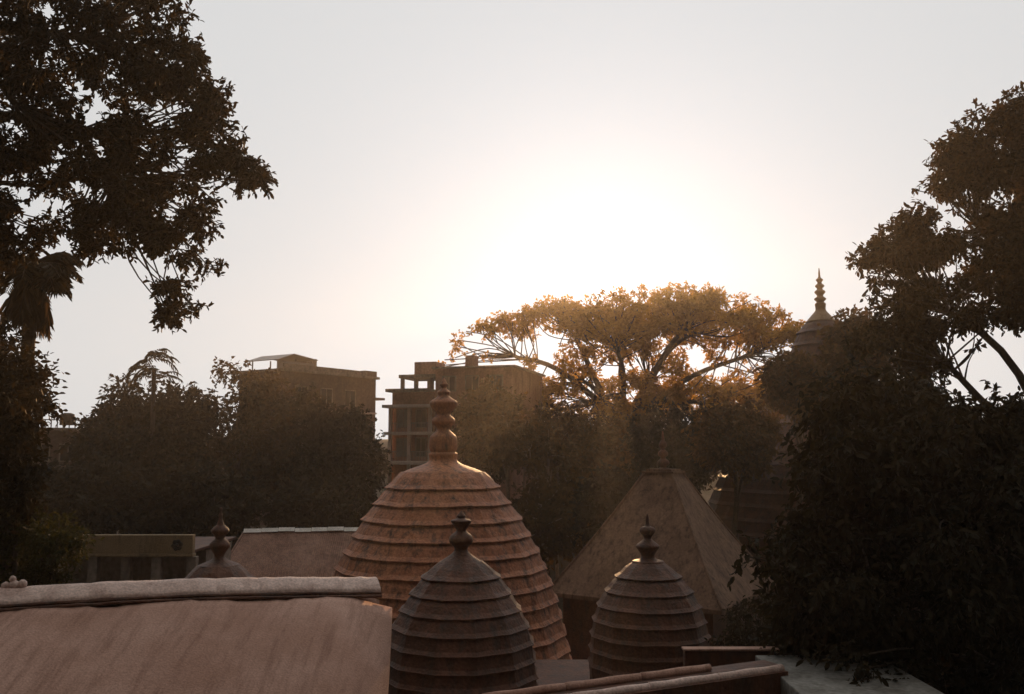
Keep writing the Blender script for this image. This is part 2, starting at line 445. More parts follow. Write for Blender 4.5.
# ------------------------------------------------------------------ ground
def make_ground():
    bm = BM()
    xs = sorted(set([-2500, -900, -400, -200, -120] + list(range(-90, 91, 5)) + [120, 200, 400, 900, 2500]))
    ys = sorted(set([-600, -200, -80, -40, -20] + list(range(0, 121, 4)) + [150, 200, 300, 500, 900, 1600, 3500]))
    g = [[bm.verts.new((x, y, ground_z(x, y))) for x in xs] for y in ys]
    for j in range(len(ys) - 1):
        for i in range(len(xs) - 1):
            bm.faces.new((g[j][i], g[j][i + 1], g[j + 1][i + 1], g[j + 1][i]))
    o = obj('ground', bm, M['soil'], smooth=True)
    o['kind'] = 'structure'
make_ground()

# haze: one closed box of thin even air round the whole place
def make_haze():
    bm = BM(); add_box(bm, (-130, -25, -1.6), (130, 113, 30))
    m = bpy.data.materials.new('haze'); m.use_nodes = True
    t = m.node_tree; t.nodes.clear()
    o = t.nodes.new('ShaderNodeOutputMaterial'); v = t.nodes.new('ShaderNodeVolumePrincipled')
    v.inputs['Color'].default_value = (0.92, 0.84, 0.76, 1)
    v.inputs['Density'].default_value = HAZE_DENSITY
    v.inputs['Anisotropy'].default_value = HAZE_G
    t.links.new(v.outputs[0], o.inputs['Volume'])
    h = obj('haze', bm, m); h['kind'] = 'stuff'
if HAZE_DENSITY > 0: make_haze()

# ------------------------------------------------------------------ domes
def tier_profile(prof, D, cy0, tiers, lip):
    """saw-toothed profile: each tier slopes out, ends in a lip and steps back in; prof = (row, radius) in photo pixels"""
    s = D / FOC
    ys = [p[0] for p in prof]; rr = [p[1] for p in prof]
    def R(y): return float(np.interp(y, ys, rr)) * s
    def Z(y): return at(512, y, D).z
    out_ = []
    y0, y1 = ys[0], ys[-1]
    for i in range(tiers):
        a = y0 + (y1 - y0) * i / tiers; b = y0 + (y1 - y0) * (i + 1) / tiers
        h = Z(a) - Z(b)
        ra, rb = R(a), R(b)
        out_ += [(ra, Z(a)), (ra + (rb - ra) * 0.42, Z(a) - h * 0.33), (ra + (rb - ra) * 0.80, Z(a) - h * 0.70), (rb + lip * 0.75, Z(a) - h * 0.90), (rb + lip, Z(a) - h * 0.925), (rb + lip, Z(a) - h * 0.975), (rb + lip * 0.15, Z(a) - h * 0.985)]
    return out_

def finial_mesh(prof, cx, cyy, D, n=20):
    s = D / FOC
    p = spline([(r * s, at(512, y, D).z) for y, r in prof], 5)
    p = [(max(0.004, r), z) for r, z in p]
    bm = BM(); add_lathe(bm, p, (cx, cyy), n)
    return bm

def dome_tower(name, label, cat, cxp, D, prof, tiers, n, finial, spike, lip, wall_r, wall_z, mat_d, mat_f, seed, group=None, rot=None, wall=True):
    c = at(cxp, prof[0][0], D); cx, cyy = c.x, D
    t = thing(name, (cx, cyy, wall_z), label, cat, group)
    pr = tier_profile(prof, D, 0, tiers, lip)
    sub = 6
    bm = BM(); add_lathe(bm, pr, (cx, cyy), n * sub, math.pi / n)
    # flat facets between the n corners, courses that sag and wander, chipped lips
    r = random.Random(seed)
    for v in bm.verts:
        a = math.atan2(v.co.y - cyy, v.co.x - cx)
        q = (a - math.pi / n) % (2 * math.pi / n) - math.pi / n
        k = math.cos(math.pi / n) / math.cos(q)
        w = noise.noise(v.co * 0.9 + Vector((seed * 7, 0, 0))); w2 = noise.noise(v.co * 3.5 + Vector((0, seed * 5, 0)))
        k *= 1 + (w * 0.35 + w2 * 0.30) * lip / max(0.6, math.hypot(v.co.x - cx, v.co.y - cyy))
        v.co.x = cx + (v.co.x - cx) * k; v.co.y = cyy + (v.co.y - cyy) * k
        v.co.z += (w * 0.3 + w2 * 0.2) * lip
    obj('dome', bm, M[mat_d], t)
    zb = pr[-1][1]
    if wall:
        bm = BM()
        add_lathe(bm, [(wall_r * 1.06, zb - 0.003), (wall_r * 1.06, zb - 0.22), (wall_r, zb - 0.26), (wall_r, wall_z + 0.5), (wall_r * 1.05, wall_z + 0.45), (wall_r * 1.05, wall_z)], (cx, cyy), n, rot if rot is not None else math.pi / n)
        obj('wall', bm, M[mat_d], t)
    f = obj('finial', finial_mesh(finial, cx, cyy, D), M[mat_f], t, smooth=True)
    if spike:
        sp = obj('spike', finial_mesh(spike, cx, cyy, D, 10), M[mat_f], None, smooth=True)
        sp.parent = f
        sp.matrix_parent_inverse = (Matrix.Translation(t.location)).inverted()
        sp.matrix_parent_inverse = Matrix.Identity(4)
    return t

# great dome
dome_tower('temple_tower', 'large beehive temple dome of red plaster tiers with a tall stacked finial', 'temple tower', 443, 34.0,
    [(472, 42), (482, 51), (493, 58.5), (511, 72), (527, 81), (545, 92), (563, 100), (577, 105.5), (593, 111), (611, 115), (638, 122), (662, 127)], 12, 16,
    [(400, 11.5), (403, 14), (408, 12), (412, 8), (415, 7), (419, 11), (423, 11.5), (427, 7.5), (430, 6.5), (434, 10.5), (438, 13.5), (448, 14), (452, 12.5), (454, 14.5), (460, 14), (464, 19), (469, 33), (472, 40)],
    [(378, 0.5), (382, 2.6), (385, 4), (388, 2.5), (392, 6.5), (396, 6), (400, 11)],
    0.10, 4.6, 0.0, 'plaster_red', 'plaster_red', 3)
# small domes in front
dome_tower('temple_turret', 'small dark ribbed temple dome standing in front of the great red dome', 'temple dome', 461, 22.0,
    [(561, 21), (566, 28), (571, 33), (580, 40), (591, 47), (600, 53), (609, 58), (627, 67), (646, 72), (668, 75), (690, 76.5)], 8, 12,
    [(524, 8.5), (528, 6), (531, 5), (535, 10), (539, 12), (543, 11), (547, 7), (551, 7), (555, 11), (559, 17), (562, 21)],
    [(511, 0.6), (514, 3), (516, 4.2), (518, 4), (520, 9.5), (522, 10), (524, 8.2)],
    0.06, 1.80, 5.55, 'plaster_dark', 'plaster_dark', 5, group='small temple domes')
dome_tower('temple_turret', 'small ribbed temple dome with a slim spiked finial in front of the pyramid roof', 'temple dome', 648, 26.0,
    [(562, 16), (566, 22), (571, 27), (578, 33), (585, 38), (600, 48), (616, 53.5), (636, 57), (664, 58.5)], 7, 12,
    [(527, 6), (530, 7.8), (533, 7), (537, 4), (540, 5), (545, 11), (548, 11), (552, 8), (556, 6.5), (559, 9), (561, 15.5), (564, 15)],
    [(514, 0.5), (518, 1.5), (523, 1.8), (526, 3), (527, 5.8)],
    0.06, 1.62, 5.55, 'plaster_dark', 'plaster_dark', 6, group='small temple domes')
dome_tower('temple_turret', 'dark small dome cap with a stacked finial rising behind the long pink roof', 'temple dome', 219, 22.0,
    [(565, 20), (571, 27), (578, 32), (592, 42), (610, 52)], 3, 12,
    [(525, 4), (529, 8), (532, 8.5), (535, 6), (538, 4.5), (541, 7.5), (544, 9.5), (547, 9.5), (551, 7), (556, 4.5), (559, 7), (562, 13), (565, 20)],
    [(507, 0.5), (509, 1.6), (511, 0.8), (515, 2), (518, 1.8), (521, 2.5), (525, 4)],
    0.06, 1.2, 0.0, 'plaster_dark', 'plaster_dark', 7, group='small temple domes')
# far tower behind the rain tree
dome_tower('temple_tower', 'tall stepped temple spire with a beaded golden finial far behind the trees', 'temple tower', 821, 62.0,
    [(321, 13), (325, 19), (331, 22), (345, 28), (370, 38), (397, 50), (420, 68), (447, 86), (480, 106), (530, 124)], 16, 20,
    [(278, 1.6), (280, 3.6), (283, 2), (286, 4.6), (289, 2.6), (292, 5.4), (296, 3), (299, 6), (302, 3.6), (304, 5.4), (308, 5), (311, 5.5), (315, 9), (322, 15)],
    [(268, 0.3), (272, 0.9), (276, 1.1), (278, 1.6)],
    0.10, 8.2, ground_z(21, 62), 'plaster_dark', 'gilt', 9)

# flat-roofed hall the small domes stand on
def make_platform():
    t = thing('temple_hall', (1.6, 23.5, 0), 'low flat temple roof block carrying the two small front domes', 'temple building')
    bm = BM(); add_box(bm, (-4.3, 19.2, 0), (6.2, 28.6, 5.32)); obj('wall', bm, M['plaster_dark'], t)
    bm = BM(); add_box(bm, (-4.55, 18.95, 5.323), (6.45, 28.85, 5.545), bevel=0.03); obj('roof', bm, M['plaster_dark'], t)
    for (px, Y, s, a) in ((574, 23.6, 0.30, 0.4), (586, 24.3, 0.22, 1.1), (547, 21.2, 0.2, 0.2)):
        c = at(px, 650, Y)
        bm = BM(); bmesh.ops.create_icosphere(bm, subdivisions=2, radius=s)
        jitter(bm, s * 0.16, int(px))
        bmesh.ops.transform(bm, matrix=Matrix.Translation((c.x, Y, 5.56 + s * 0.4)) @ Matrix.Rotation(a, 4, 'Z') @ Matrix.Diagonal((1.3, 0.8, 0.6, 1)), verts=bm.verts[:])
        o = obj('stone_lump', bm, M['plaster_dark'])
        tag(o, {574: 'largest of the pale broken stones lying on the flat roof between the domes', 586: 'middle broken stone beside the right small dome on the flat roof', 547: 'small broken stone lying at the foot of the dark front dome'}[px], 'stone', 'broken stones on the flat roof')
make_platform()

# ------------------------------------------------------------------ pyramid-roofed hall
def make_pyramid():
    D = 41.0
    L = at(546, 590, 42.5); Nn = at(722, 613, 37.6); 
    zE = (L.z + Nn.z) / 2
    L.z = Nn.z = zE
    Rr = Vector((Nn.x + 4.4, Nn.y + 7.6, zE))
    R4 = L + (Rr - Nn)
    cen = (L + Rr) / 2
    tl, tr_ = at(650, 474, 42.6), at(690, 474, 41.6)
    zt = (tl.z + tr_.z) / 2
    tl.z = tr_.z = zt
    k = 0.17
    top = [cen + (p - cen) * k for p in (L, Nn, Rr, R4)]
    sh = (tr_ + tl) / 2
    shift = Vector((sh.x - (top[0].x + top[1].x + top[2].x + top[3].x) / 4, 0, 0))
    for p in top: p.z = zt
    top = [p + shift for p in top]
    base = [L, Nn, Rr, R4]
    t = thing('temple_hall', (cen.x, cen.y, 0), 'temple hall under a plain brown pyramid roof with flat top', 'temple building')
    bm = BM()
    nu, nv = 14, 10
    rings = []
    for j in range(nv + 1):
        f = j / nv
        ring = []
        for a in range(4):
            for i in range(nu):
                p0 = top[a].lerp(base[a], f); p1 = top[(a + 1) % 4].lerp(base[(a + 1) % 4], f)
                p = p0.lerp(p1, i / nu)
                p = p + Vector((0, 0, -0.16 * math.sin(math.pi * f)))
                ring.append(bm.verts.new(p))
        rings.append(ring)
    m_ = 4 * nu
    for j in range(nv):
        for i in range(m_): bm.faces.new((rings[j][i], rings[j + 1][i], rings[j + 1][(i + 1) % m_], rings[j][(i + 1) % m_]))
    bm.faces.new(rings[0][::-1])
    low = [bm.verts.new(v.co + Vector((0, 0, -0.18))) for v in rings[-1]]
    for i in range(m_): bm.faces.new((rings[-1][i], low[i], low[(i + 1) % m_], rings[-1][(i + 1) % m_]))
    bm.faces.new(low)
    obj('roof', bm, M['pyramid'], t)
    for a in range(4):
        bm = BM()
        pts = [top[a].lerp(base[a], f) + Vector((0, 0, -0.16 * math.sin(math.pi * f) + 0.015)) for f in np.linspace(0.0, 1.0, 16)]
        add_tube(bm, pts, [0.055 + 0.008 * math.sin(k * 2.3 + a) for k in range(16)], 8)
        obj('hip_ridge', bm, M['pyramid'], t, smooth=True)
    # cap slab
    bm = BM()
    for zz0, zz1, g in ((0.003, 0.10, 1.14), (0.103, 0.2, 0.9)):
        c4 = sum(top, Vector()) / 4
        lo = [bm.verts.new(c4 + (p - c4) * g + Vector((0, 0, zz0))) for p in top]
        hi = [bm.verts.new(c4 + (p - c4) * g + Vector((0, 0, zz1))) for p in top]
        for i in range(4): bm.faces.new((lo[i], lo[(i + 1) % 4], hi[(i + 1) % 4], hi[i]))
        bm.faces.new(hi); bm.faces.new(lo[::-1])
    obj('roof_cap', bm, M['pyramid'], t)
    c4 = sum(top, Vector()) / 4
    f = obj('finial', finial_mesh([(440, 1.5), (443, 3.6), (446, 4), (449, 2), (452, 4.6), (455, 5), (458, 2.5), (461, 5.6), (464, 6), (467, 3), (469, 7), (471, 11)], c4.x, c4.y, c4.y), M['plaster_dark'], t, smooth=True)
    sp = obj('spike', finial_mesh([(431, 0.4), (435, 1.2), (440, 1.8)], c4.x, c4.y, c4.y, 10), M['plaster_dark'], None, smooth=True); sp.parent = f
    # walls
    ins = [cen + (p - cen) * 0.86 for p in base]
    bm = BM()
    lo = [bm.verts.new((p.x, p.y, 0)) for p in ins]; hi = [bm.verts.new((p.x, p.y, zE - 0.183)) for p in ins]
    for i in range(4): bm.faces.new((lo[i], lo[(i + 1) % 4], hi[(i + 1) % 4], hi[i]))
    bm.faces.new(hi)
    obj('wall', bm, M['plaster_dark'], t)
make_pyramid()

# ------------------------------------------------------------------ near hall with the long rolled ridge
def make_near_hall():
    A = at(-180, 588, 11.6); B = at(376, 577, 14.3)
    A.z = B.z + 0.06
    ax = (B - A); L = ax.length; ax.normalize()
    fr = Vector((ax.y, -ax.x, 0)).normalized()      # downhill towards the viewpoint
    if fr.y > 0: fr = -fr
    zr = B.z
    t = thing('temple_hall', (A.x * 0.5 + B.x * 0.5, (A.y + B.y) / 2, 0), 'long hall roof of pinkish plaster with a rolled ridge in the foreground', 'temple building')
    def ridge(u):
        p = A.lerp(B, u); p.z += 0.10 * math.sin(math.pi * u) ; return p
    nu, nv = 60, 26
    rng = np.random.default_rng(2)
    span = 4.6
    def drop(s): return 0.28 * s + 0.075 * s * s
    def slope(sign):
        bm = BM(); g = []
        for j in range(nv + 1):
            s = span * j / nv
            row = []
            for i in range(nu + 1):
                u = i / nu
                p = ridge(u) + fr * sign * (0.40 + s) + Vector((0, 0, -0.255 - drop(s)))
                p -= ax * (u ** 6) * 0.30 * s
                if u > 0.90: e_ = (u - 0.90) / 0.10; p += ax * 0.16 * e_ * e_; p.z -= 0.55 * e_ * e_ * min(1.0, 0.25 + s)
                p.z += 0.018 * math.sin(u * 23 + s * 1.3) + rng.normal() * 0.006
                row.append(bm.verts.new(p))
            g.append(row)
        for j in range(nv):
            for i in range(nu): bm.faces.new((g[j][i], g[j][i + 1], g[j + 1][i + 1], g[j + 1][i]))
        # thickness
        geom = bmesh.ops.extrude_face_region(bm, geom=bm.faces[:])
        for v in [e for e in geom['geom'] if isinstance(e, bmesh.types.BMVert)]: v.co.z -= 0.14
        return bm
    obj('roof_slope', slope(1), M['roof_pink'], t, smooth=True)
    obj('roof_slope', slope(-1), M['roof_pink'], t, smooth=True)
    # rolled ridge: half-round cap with two mouldings below
    def sweep(prof, m, name):
        bm = BM(); rows = []
        for i in range(nu + 1):
            p = ridge(i / nu)
            wob = rng.normal() * 0.004
            rows.append([bm.verts.new(p + fr * (x + wob) + Vector((0, 0, z + wob))) for x, z in prof])
        for i in range(nu):
            for k in range(len(prof) - 1): bm.faces.new((rows[i][k], rows[i + 1][k], rows[i + 1][k + 1], rows[i][k + 1]))
        bm.faces.new(rows[0]); bm.faces.new(rows[-1][::-1])
        return obj(name, bm, m, t, smooth=False)
    half = spline([(0.0, 0.0), (0.09, -0.012), (0.19, -0.055), (0.26, -0.095), (0.31, -0.135), (0.325, -0.175)], 3)
    cap = [(-x, z) for x, z in half[::-1]] + half[1:]
    sweep(cap, M['ridge_pale'], 'ridge_cap')
    for s in (1, -1):
        for (x, z, r) in ((0.345, -0.195, 0.024), (0.39, -0.235, 0.022)):
            pr = [(s * x + r * math.cos(a), z + r * math.sin(a)) for a in np.linspace(0, 2 * math.pi, 9)]
            sweep(pr, M['plaster_dark'], 'moulding')
    # end wall and side walls
    bm = BM()
    for u, off in ((0.004, 0.15), (0.86, -0.15)):
        p = ridge(u)
        prof = []
        for s in np.linspace(span - 0.4, 0, 12): prof.append(p + fr * (0.24 + s) + Vector((0, 0, -0.47 - drop(s))))
        for s in np.linspace(0, span - 0.4, 12): prof.append(p - fr * (0.24 + s) + Vector((0, 0, -0.47 - drop(s))))
        a, b = prof[0].copy(), prof[-1].copy(); a.z = b.z = 0
        ring = [a] + prof + [b]
        v0 = [bm.verts.new(q) for q in ring]; v1 = [bm.verts.new(q + ax * off) for q in ring]
        bm.faces.new(v0); bm.faces.new(v1[::-1])
        for i in range(len(ring)): bm.faces.new((v0[i], v0[(i + 1) % len(ring)], v1[(i + 1) % len(ring)], v1[i]))
    obj('wall', bm, M['plaster_dark'], t)
    for s in (1, -1):
        bm = BM()
        zt = zr - 0.5 - drop(span - 0.4)
        q = [ridge(0.03), ridge(0.84)]
        pts = []
        for p in q:
            for o in (3.95, 4.2): pts.append(p + fr * s * (0.24 + o))
        for z in (0, zt): 
            pass
        lo = [bm.verts.new((p.x, p.y, 0)) for p in (pts[0], pts[1], pts[3], pts[2])]
        hi = [bm.verts.new((p.x, p.y, zt)) for p in (pts[0], pts[1], pts[3], pts[2])]
        for i in range(4): bm.faces.new((lo[i], lo[(i + 1) % 4], hi[(i + 1) % 4], hi[i]))
        bm.faces.new(hi); bm.faces.new(lo[::-1])
        obj('wall', bm, M['plaster_dark'], t)
    # little crouching ornament on the ridge at the left
    p = ridge(0.303); bm = BM()
    for dx, z, r in ((0, 0.05, 0.07), (0.10, 0.06, 0.06), (-0.02, 0.13, 0.045), (-0.10, 0.04, 0.06)):
        tmp = BM(); bmesh.ops.create_icosphere(tmp, subdivisions=2, radius=r); jitter(tmp, r * 0.08, int(z * 1000))
        bmesh.ops.translate(tmp, vec=p + ax * dx + Vector((0, 0, z - 0.02)), verts=tmp.verts[:]); merge(bm, tmp)
    obj('ridge_ornament', bm, M['ridge_pale'], t, smooth=True)
make_near_hall()

# ------------------------------------------------------------------ second hall with tin roof
def make_tin_hall():
    A = at(245, 533, 43.0); B = at(392, 526, 44.0); A.z = B.z = at(300, 530.5, 43.4).z
    ax = (B - A); ax.z = 0; L = ax.length; ax.normalize()
    fr = Vector((ax.y, -ax.x, 0)); fr = -fr if fr.y > 0 else fr
    t = thing('temple_hall', ((A.x + B.x) / 2, (A.y + B.y) / 2, 0), 'hall with a rusty ribbed roof and white ridge strip behind the pink roof', 'temple building')
    span, fall, hip = 4.2, 2.9, 1.3
    def slope(sign):
        bm = BM(); n = 150
        top, bot, top2, bot2 = [], [], [], []
        for i in range(n + 1):
            u = i / n
            h = 0.035 if i % 2 else 0.0
            a = A + ax * (L * u) + fr * sign * 0.05 + Vector((0, 0, h - 0.03))
            b = A - ax * hip + ax * ((L + hip) * u) + fr * sign * span + Vector((0, 0, h - fall))
            top.append(bm.verts.new(a)); bot.append(bm.verts.new(b))
            top2.append(bm.verts.new(a - Vector((0, 0, 0.06)))); bot2.append(bm.verts.new(b - Vector((0, 0, 0.06))))
        for i in range(n):
            bm.faces.new((top[i], top[i + 1], bot[i + 1], bot[i])); bm.faces.new((top2[i + 1], top2[i], bot2[i], bot2[i + 1]))
            bm.faces.new((bot[i], bot[i + 1], bot2[i + 1], bot2[i]))
            bm.faces.new((top[i + 1], top[i], top2[i], top2[i + 1]))
        bm.faces.new((top[0], bot[0], bot2[0], top2[0])); bm.faces.new((top[n], top2[n], bot2[n], bot[n]))
        return bm
    obj('roof_slope', slope(1), M['tin'], t); obj('roof_slope', slope(-1), M['tin'], t)
    bm = BM()
    v = [A + Vector((0, 0, 0.0)) - ax * 0.02, A - ax * hip + fr * span - Vector((0, 0, fall)), A - ax * hip - fr * span - Vector((0, 0, fall))]
    vs = [bm.verts.new(p - ax * 0.01) for p in v]; vs2 = [bm.verts.new(p - ax * 0.07) for p in v]
    bm.faces.new(vs); bm.faces.new(vs2[::-1])
    for i in range(3): bm.faces.new((vs[i], vs[(i + 1) % 3], vs2[(i + 1) % 3], vs2[i]))
    obj('roof_hip', bm, M['tin'], t)
    bm = BM(); nseg = 9
    for i in range(nseg):
        a = A + ax * (L * i / nseg + (0.02 if i else -0.05)); b = A + ax * (L * (i + 1) / nseg)
        lift = 0.06 + 0.02 * (i % 3)
        prof = [(-0.2, -0.10), (0, 0.06), (0.2, -0.10), (0, 0.03)]
        r0 = [bm.verts.new(a + fr * x + Vector((0, 0, z + lift))) for x, z in prof]; r1 = [bm.verts.new(b + fr * x + Vector((0, 0, z + lift))) for x, z in prof]
        for k in range(4): bm.faces.new((r0[k], r0[(k + 1) % 4], r1[(k + 1) % 4], r1[k]))
        bm.faces.new(r0); bm.faces.new(r1[::-1])
    obj('ridge_strip', bm, M['flashing'], t)
    bm = BM()
    c = [A - ax * (hip - 0.5) + fr * (span - 0.4), A - ax * (hip - 0.5) - fr * (span - 0.4), B - fr * (span - 0.4) - ax * 0.3, B + fr * (span - 0.4) - ax * 0.3]
    zt = A.z - fall - 0.02
    lo = [bm.verts.new((p.x, p.y, 0)) for p in c]; hi = [bm.verts.new((p.x, p.y, zt)) for p in c]
    for i in range(4): bm.faces.new((lo[i], lo[(i + 1) % 4], hi[(i + 1) % 4], hi[i]))
    bm.faces.new(hi)
    obj('wall', bm, M['concrete'], t)
make_tin_hall()

# ------------------------------------------------------------------ mustard pavilion
def make_pavilion():
    a, b = at(30, 535, 31.0), at(199, 537, 31.6)
    zt, zb = a.z, at(100, 553, 31.2).z
    t = thing('pavilion', ((a.x + b.x) / 2, 33, 0), 'low pavilion with a mustard fascia band and dark flower rosette behind the bush', 'pavilion')
    x0, x1 = a.x, b.x
    bm = BM(); add_box(bm, (x0, 31.0, zb), (x1, 31.25, zt), bevel=0.02); add_box(bm, (x0 - 0.03, 30.95, zb - 0.1), (x1 + 0.03, 31.3, zb - 0.003), bevel=0.015)
    fa = obj('fascia', bm, M['mustard'], t)
    bm = BM(); add_box(bm, (x0 + 0.02, 31.253, zb + 0.0), (x1 - 0.02, 36, zb + 0.1), bevel=0.015); obj('roof', bm, M['plaster_dark'], t)
    c = at(177, 545, 30.98)
    bm = BM()
    for k in range(6):
        ang = k * math.pi / 3 + 0.2
        tmp = BM(); bmesh.ops.create_icosphere(tmp, subdivisions=2, radius=0.085)
        bmesh.ops.transform(tmp, matrix=Matrix.Translation((c.x + 0.115 * math.cos(ang), 30.985, c.z + 0.115 * math.sin(ang))) @ Matrix.Diagonal((1, 0.35, 1, 1)), verts=tmp.verts[:]); merge(bm, tmp)
    tmp = BM(); bmesh.ops.create_icosphere(tmp, subdivisions=2, radius=0.07)
    bmesh.ops.transform(tmp, matrix=Matrix.Translation((c.x, 30.975, c.z)) @ Matrix.Diagonal((1, 0.6, 1, 1)), verts=tmp.verts[:]); merge(bm, tmp)
    ro = obj('rosette', bm, M['dark_paint'], None, smooth=True); ro.parent = fa
    bm = BM(); add_box(bm, (x0 + 0.2, 33.0, 0), (x1 - 0.2, 35.9, zb - 0.11))
    obj('wall', bm, M['concrete'], t)
    for px in (95, 128, 158, 193):
        p = at(px, 560, 31.2)
        bm = BM(); add_box(bm, (p.x - 0.16, 31.02, 0), (p.x + 0.16, 31.3, zb - 0.104), bevel=0.02)
        obj('column', bm, M['concrete'], t)
make_pavilion()

# ------------------------------------------------------------------ terrace building with rolled copings, bottom right
def make_terrace():
    A = at(482, 694, 10.6); B = at(771, 662, 12.5)
    z = at(640, 676, 11.6).z; A.z = B.z = z
    ax = (B - A).normalized(); fr = Vector((ax.y, -ax.x, 0)); fr = -fr if fr.y > 0 else fr
    L = (B - A).length
    LB = 0.74
    t = thing('terrace_building', ((A.x + B.x) / 2, (A.y + B.y) / 2, 0), 'near roof edge with two rolled copings beside a pale grey terrace', 'building')
    rng = random.Random(4)
    def roll(off, dz, r, m, gapn, L=L):
        bm = BM(); nseg = gapn
        for i in range(nseg):
            a = A + ax * (L * i / nseg + 0.012) ; b = A + ax * (L * (i + 1) / nseg - 0.012)
            n = 8
            pts = [a.lerp(b, k / n) + fr * off + Vector((0, 0, dz + 0.004 * math.sin(k * 1.3 + i) )) for k in range(n + 1)]
            add_tube(bm, pts, [r * (1 + rng.uniform(-0.015, 0.015)) for _ in pts], 12)
        return bm
    wallbm = BM()
    c = [A + fr * 0.14, B + fr * 0.14, B - fr * 0.14, A - fr * 0.14]
    lo = [wallbm.verts.new((p.x, p.y, 0)) for p in c]; hi = [wallbm.verts.new((p.x, p.y, z - 0.035)) for p in c]
    for i in range(4): wallbm.faces.new((lo[i], lo[(i + 1) % 4], hi[(i + 1) % 4], hi[i]))
    wallbm.faces.new(hi)
    c = [A + fr * 0.32, B + fr * 0.32, B + fr * 0.143, A + fr * 0.143]
    lo = [wallbm.verts.new((p.x, p.y, 0)) for p in c]; hi = [wallbm.verts.new((p.x, p.y, z - 0.09)) for p in c]
    for i in range(4): wallbm.faces.new((lo[i], lo[(i + 1) % 4], hi[(i + 1) % 4], hi[i]))
    wallbm.faces.new(hi)
    w = obj('parapet', wallbm, M['plaster_dark'], t)
    o = obj('coping', roll(0.0, 0.0, 0.05, 0, 3, L * 0.76), M['roof_pink'], None, smooth=True); o.parent = w
    o = obj('coping', roll(0.215, -0.075, 0.058, 0, 4), M['ridge_pale'], None, smooth=True); o.parent = w
    # terrace slab right of the parapet
    z2 = z - 0.14
    x0 = B.x + 0.02
    bm = BM(); add_box(bm, (x0, 8.6, z2 - 0.25), (x0 + 1.75, 13.4, z2), bevel=0.02)
    obj('roof_slab', bm, M['concrete_pale'], t)
    bm = BM(); add_box(bm, (x0 + 0.12, 8.75, 0), (x0 + 1.65, 13.3, z2 - 0.253))
    obj('wall', bm, M['plaster_dark'], t)
    bm = BM(); add_box(bm, (x0 - 1.0, 13.45, 0), (x0 + 0.35, 13.6, z2 + 0.04), bevel=0.03)
    obj('back_wall', bm, M['plaster_dark'], t)
    bm = BM(); add_box(bm, (x0 - 1.02, 13.43, z2 + 0.043), (x0 + 0.37, 13.62, z2 + 0.075), bevel=0.012); obj('coping', bm, M['roof_pink'], t)
make_terrace()

# ------------------------------------------------------------------ far houses
def frame_of(A, B):
    ax = (B - A); ax.z = 0; L = ax.length; ax.normalize()
    bk = Vector((-ax.y, ax.x, 0)); bk = bk if bk.y > 0 else -bk
    return Matrix(((ax.x, bk.x, 0, A.x), (ax.y, bk.y, 0, A.y), (0, 0, 1, 0), (0, 0, 0, 1))), L
def box_part(name, lo, hi, F, m, parent, bevel=0.0):
    bm = BM(); add_box(bm, lo, hi, F, bevel)
    o = obj(name, bm, M[m])
    o.parent = parent
    if parent.type == 'EMPTY': o.matrix_parent_inverse = Matrix.Translation(parent.location).inverted()
    return o
def window(F, x, z, w, h, parent, y=0.0, m='window_dark'):
    fr_ = BM()
    for lo, hi in (((x, y - 0.06, z), (x + 0.09, y + 0.02, z + h)), ((x + w - 0.09, y - 0.06, z), (x + w, y + 0.02, z + h)), ((x + 0.09, y - 0.06, z), (x + w - 0.09, y + 0.02, z + 0.09)), ((x + 0.09, y - 0.06, z + h - 0.09), (x + w - 0.09, y + 0.02, z + h)), ((x + w / 2 - 0.03, y - 0.05, z + 0.09), (x + w / 2 + 0.03, y + 0.015, z + h - 0.09))):
        add_box(fr_, lo, hi, F)
    f = obj('window', fr_, M['concrete']); f.parent = parent; f.matrix_parent_inverse = Matrix.Translation(parent.location).inverted()
    p = BM(); add_box(p, (x + 0.05, y - 0.03, z + 0.05), (x + w - 0.05, y + 0.01, z + h - 0.05), F)
    g = obj('pane', p, M[m]); g.parent = f

